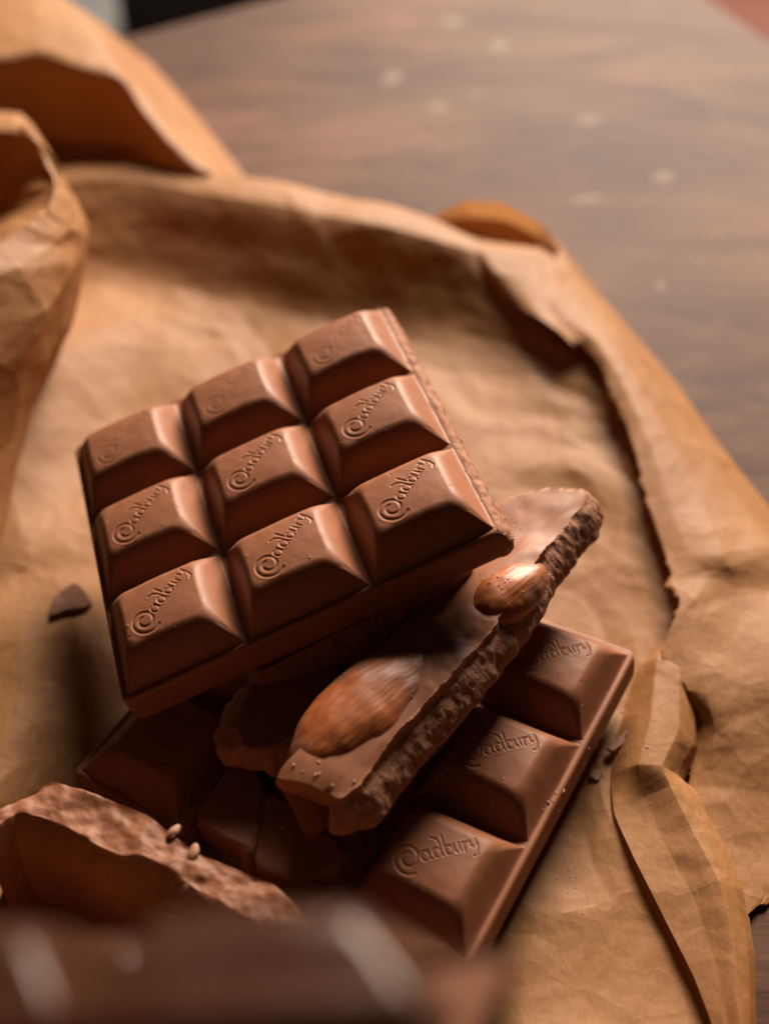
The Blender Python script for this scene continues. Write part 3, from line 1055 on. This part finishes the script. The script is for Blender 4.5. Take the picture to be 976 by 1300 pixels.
# front left broken slab, fracture face up
front = thing('broken_chocolate_piece', 'snapped chocolate slab at lower left with rough broken face up', 'chocolate', tuple(P(190, 1080, 3)))
inv_f = Matrix.Translation(-front.location)
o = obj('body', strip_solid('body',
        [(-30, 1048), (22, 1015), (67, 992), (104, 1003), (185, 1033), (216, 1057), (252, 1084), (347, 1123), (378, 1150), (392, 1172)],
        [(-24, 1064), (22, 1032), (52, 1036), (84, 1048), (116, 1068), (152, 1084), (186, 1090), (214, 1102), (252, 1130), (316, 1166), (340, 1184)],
        20.5, 18.5, M_SHADED, seed=14, amp=0.5, lo_out=[3.2, 3.6, 3.6, 3.4, 3.0, 3.0, 3.5, 4.5, 4.5, 4.0, 3.0], fr_front=[0, 0, 0, 0, 0.1, 0.6, 1, 1, 1, 1, 0.8]), front)
o.matrix_parent_inverse = inv_f
for (px, py, L_, a) in ((221, 1055, 2.4, 0.9), (246, 1082, 2.6, 1.3), (232, 1136, 1.8, 0.3), (222, 1158, 2.0, -0.2)):
    z = 20.7 if py < 1100 else 16.5
    c = P(px, py, z)
    almond('nut_sliver', c - np.array([math.cos(a), math.sin(a), 0.08]) * L_ / 2, c + np.array([math.cos(a), math.sin(a), 0.08]) * L_ / 2, 1.5, 1.0, front, inv_f, 0, mat=M_FLAKE, seed=px)

# ------------------------------------------------------------------ blurred foreground: a bar standing on end close to the lens
RI = Matrix(((1, 0, 0), (0, 0, 1), (0, -1, 0)))          # chunk face turned to the far side, rows upward
RI = Matrix.Rotation(math.radians(-7), 3, 'Y') @ Matrix.Rotation(math.radians(24.5), 3, 'X') @ RI
RIn = np.array([list(r) for r in RI])
top_mid = P(80, 1285, 104)
ti = top_mid - RIn @ np.array([20.0, -5 * V, 0])
slab('chocolate_bar', 2, 5, RIn.tolist(), tuple(ti), 'blurred dark chocolate bar standing on end close to the lens at bottom left', seed=1, mat=M_BITTER, chunks=CH_BITTER)
# front side of the bag that carries the bar
W_ = [[('w', x, y + 0.02 * x, z) for x in (-60, -45, -30, -15, 0, 12)] for y, z in ((95, 0.8), (82, 6), (72, 13), (60, 32), (48, 52), (40, 62), (30, 50), (24, 10), (20, 0.6))]
o = patch('front_wall', [[('w', c[1], c[2] - 6.5, c[3]) for c in r] for r in W_], (8, 8), 0.3, 43, 24.0)
o.parent = paper
o.matrix_parent_inverse = inv
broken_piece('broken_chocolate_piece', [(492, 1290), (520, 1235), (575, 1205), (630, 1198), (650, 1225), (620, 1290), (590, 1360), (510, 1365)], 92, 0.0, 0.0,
             [0.5, 0.8, 0.8, 0.5, 0.3, 0.3, 0.3, 0.3], 'blurred brown chocolate shard standing close to the lens right of the dark bar', 89, seed=19, mat=M_SHADED, ds=0.6)
# added slab: covers the paper to cut bounce light onto the front break
g2 = P(300, 1225, 8)
RG = rotz(math.radians(18))
tg = g2 - np.array(RG) @ np.array([U, 0, 0])
slab('chocolate_tablet', 2, 2, RG, tuple(tg), 'added chocolate slab between front break and blurred bar, cutting bounce light', broken=(0.5, 0, 0, 0.5), seed=4)

# ------------------------------------------------------------------ crumbs
dg = bpy.context.evaluated_depsgraph_get()
dg.update()


def surface_at(px, py):
    """first surface met by the sight line of a photo pixel, and its normal (mm)"""
    d = Vector(((px - 488) / FPX, (650 - py) / FPX, -1)).normalized()
    d = Matrix.Rotation(TILT, 3, 'X') @ d
    ok, loc, nrm, *_ = scene.ray_cast(dg, Vector((0, 0, CAM_H * S)), d)
    return (np.array(loc) / S, np.array(nrm)) if ok else (None, None)


FLK = [(0.0, -0.1), (-0.1, 0.05), (-0.3, 0.12), (-0.6, 0.15), (-0.9, 0.15), (-1.2, 0.15), (-1.5, 0.2), (-1.8, 0.2), (-2.1, 0.2), (-2.5, 0.1), (-2.8, 0.0)]
for pts, th_, sd, lab in (
        ([(60, 784), (72, 753), (98, 738), (117, 762), (110, 770), (84, 774)], 1.9, 15, 'small flat dark chocolate flake alone on the paper left of the large slab'),
        ([(772, 948), (784, 936), (803, 921), (806, 928), (790, 944), (776, 953)], 0.45, 16, 'thin chocolate sliver on the paper right of the lower slab'),
        ([(748, 985), (756, 976), (764, 980), (758, 992)], 0.45, 18, 'tiny chocolate bit on the paper close to the lower slab edge')):
    c_ = np.mean([surface_at(*p)[0] for p in pts], 0)
    k_ = th_ / 1.9
    broken_piece('chocolate_flake', pts, c_[2] + th_ * 0.75, 0, 0, [1] * len(pts), lab, seed=sd, ps=[(a * k_, b) for a, b in FLK], pr=[(a * k_, b) for a, b in FLK], amp=0.25, ds=0.25, cap_rough=0.3)


def crumb_shape(r, k):
    base = np.array([(-1, -0.6, -0.7), (1, -0.8, -0.6), (0.7, 0.9, -0.7), (-0.8, 0.8, -0.6), (-0.6, -0.5, 0.7), (0.8, -0.4, 0.5), (0.4, 0.6, 0.8), (-0.7, 0.5, 0.4)])
    v = base * r * k.uniform(0.55, 1.25, size=(8, 3)) * np.array([k.uniform(0.7, 1.9), 1, k.uniform(0.4, 0.8)])
    a = k.uniform(0, 6.28)
    c, s_ = math.cos(a), math.sin(a)
    v = v @ np.array([[c, -s_, 0], [s_, c, 0], [0, 0, 1]])
    f = [[0, 3, 2, 1], [4, 5, 6, 7], [0, 1, 5, 4], [1, 2, 6, 5], [2, 3, 7, 6], [3, 0, 4, 7]]
    return v, f


ck = np.random.default_rng(21)
fields = [  # photo region centre, spread, count, size in mm
    (700, 800, 40, 60, 8, 0.22), (120, 800, 50, 60, 8, 0.22), (730, 1120, 40, 40, 10, 0.22), (690, 700, 30, 60, 6, 0.2),  # on the paper
    # photo region centre, spread, count, size in mm
    (755, 960, 22, 34, 14, 0.30), (700, 1010, 22, 30, 10, 0.30), (700, 880, 60, 60, 10, 0.16), (470, 835, 25, 10, 7, 0.16), (400, 982, 50, 22, 9, 0.28),
    (560, 900, 70, 70, 22, 0.22), (330, 930, 30, 25, 10, 0.22), (370, 1050, 30, 30, 24, 0.28), (200, 1050, 90, 30, 20, 0.25), (640, 740, 22, 14, 12, 0.22), (655, 665, 12, 20, 10, 0.24),
    (420, 800, 60, 20, 5, 0.25), (610, 950, 60, 60, 8, 0.15), (420, 1130, 14, 12, 12, 0.3), (800, 930, 20, 40, 8, 0.26), (230, 920, 60, 10, 6, 0.25)]
cv, cf = [], []
for (cx, cy, sx, sy, cnt, size) in fields:
    for _ in range(cnt):
        loc, nrm = surface_at(cx + ck.normal() * sx * 0.6, cy + ck.normal() * sy * 0.6)
        if loc is None or loc[2] < 0.2 or loc[1] < 60:
            continue
        r = size * ck.uniform(0.3, 0.9)
        v, f = crumb_shape(r, ck)
        cf += [[q + len(cv) for q in face] for face in f]
        cv += (v + loc + nrm * r * 0.3).tolist()
crumbs = obj('chocolate_crumbs', mesh_from('chocolate_crumbs', cv, cf, M_FLAKE, smooth=False, attr=np.full(len(cv), 1.0)))
crumbs['kind'] = 'stuff'
tag(crumbs, 'tiny chocolate crumbs scattered over the pieces and the paper', 'crumbs')

# ------------------------------------------------------------------ render settings that belong to the picture
scene.render.film_transparent = False
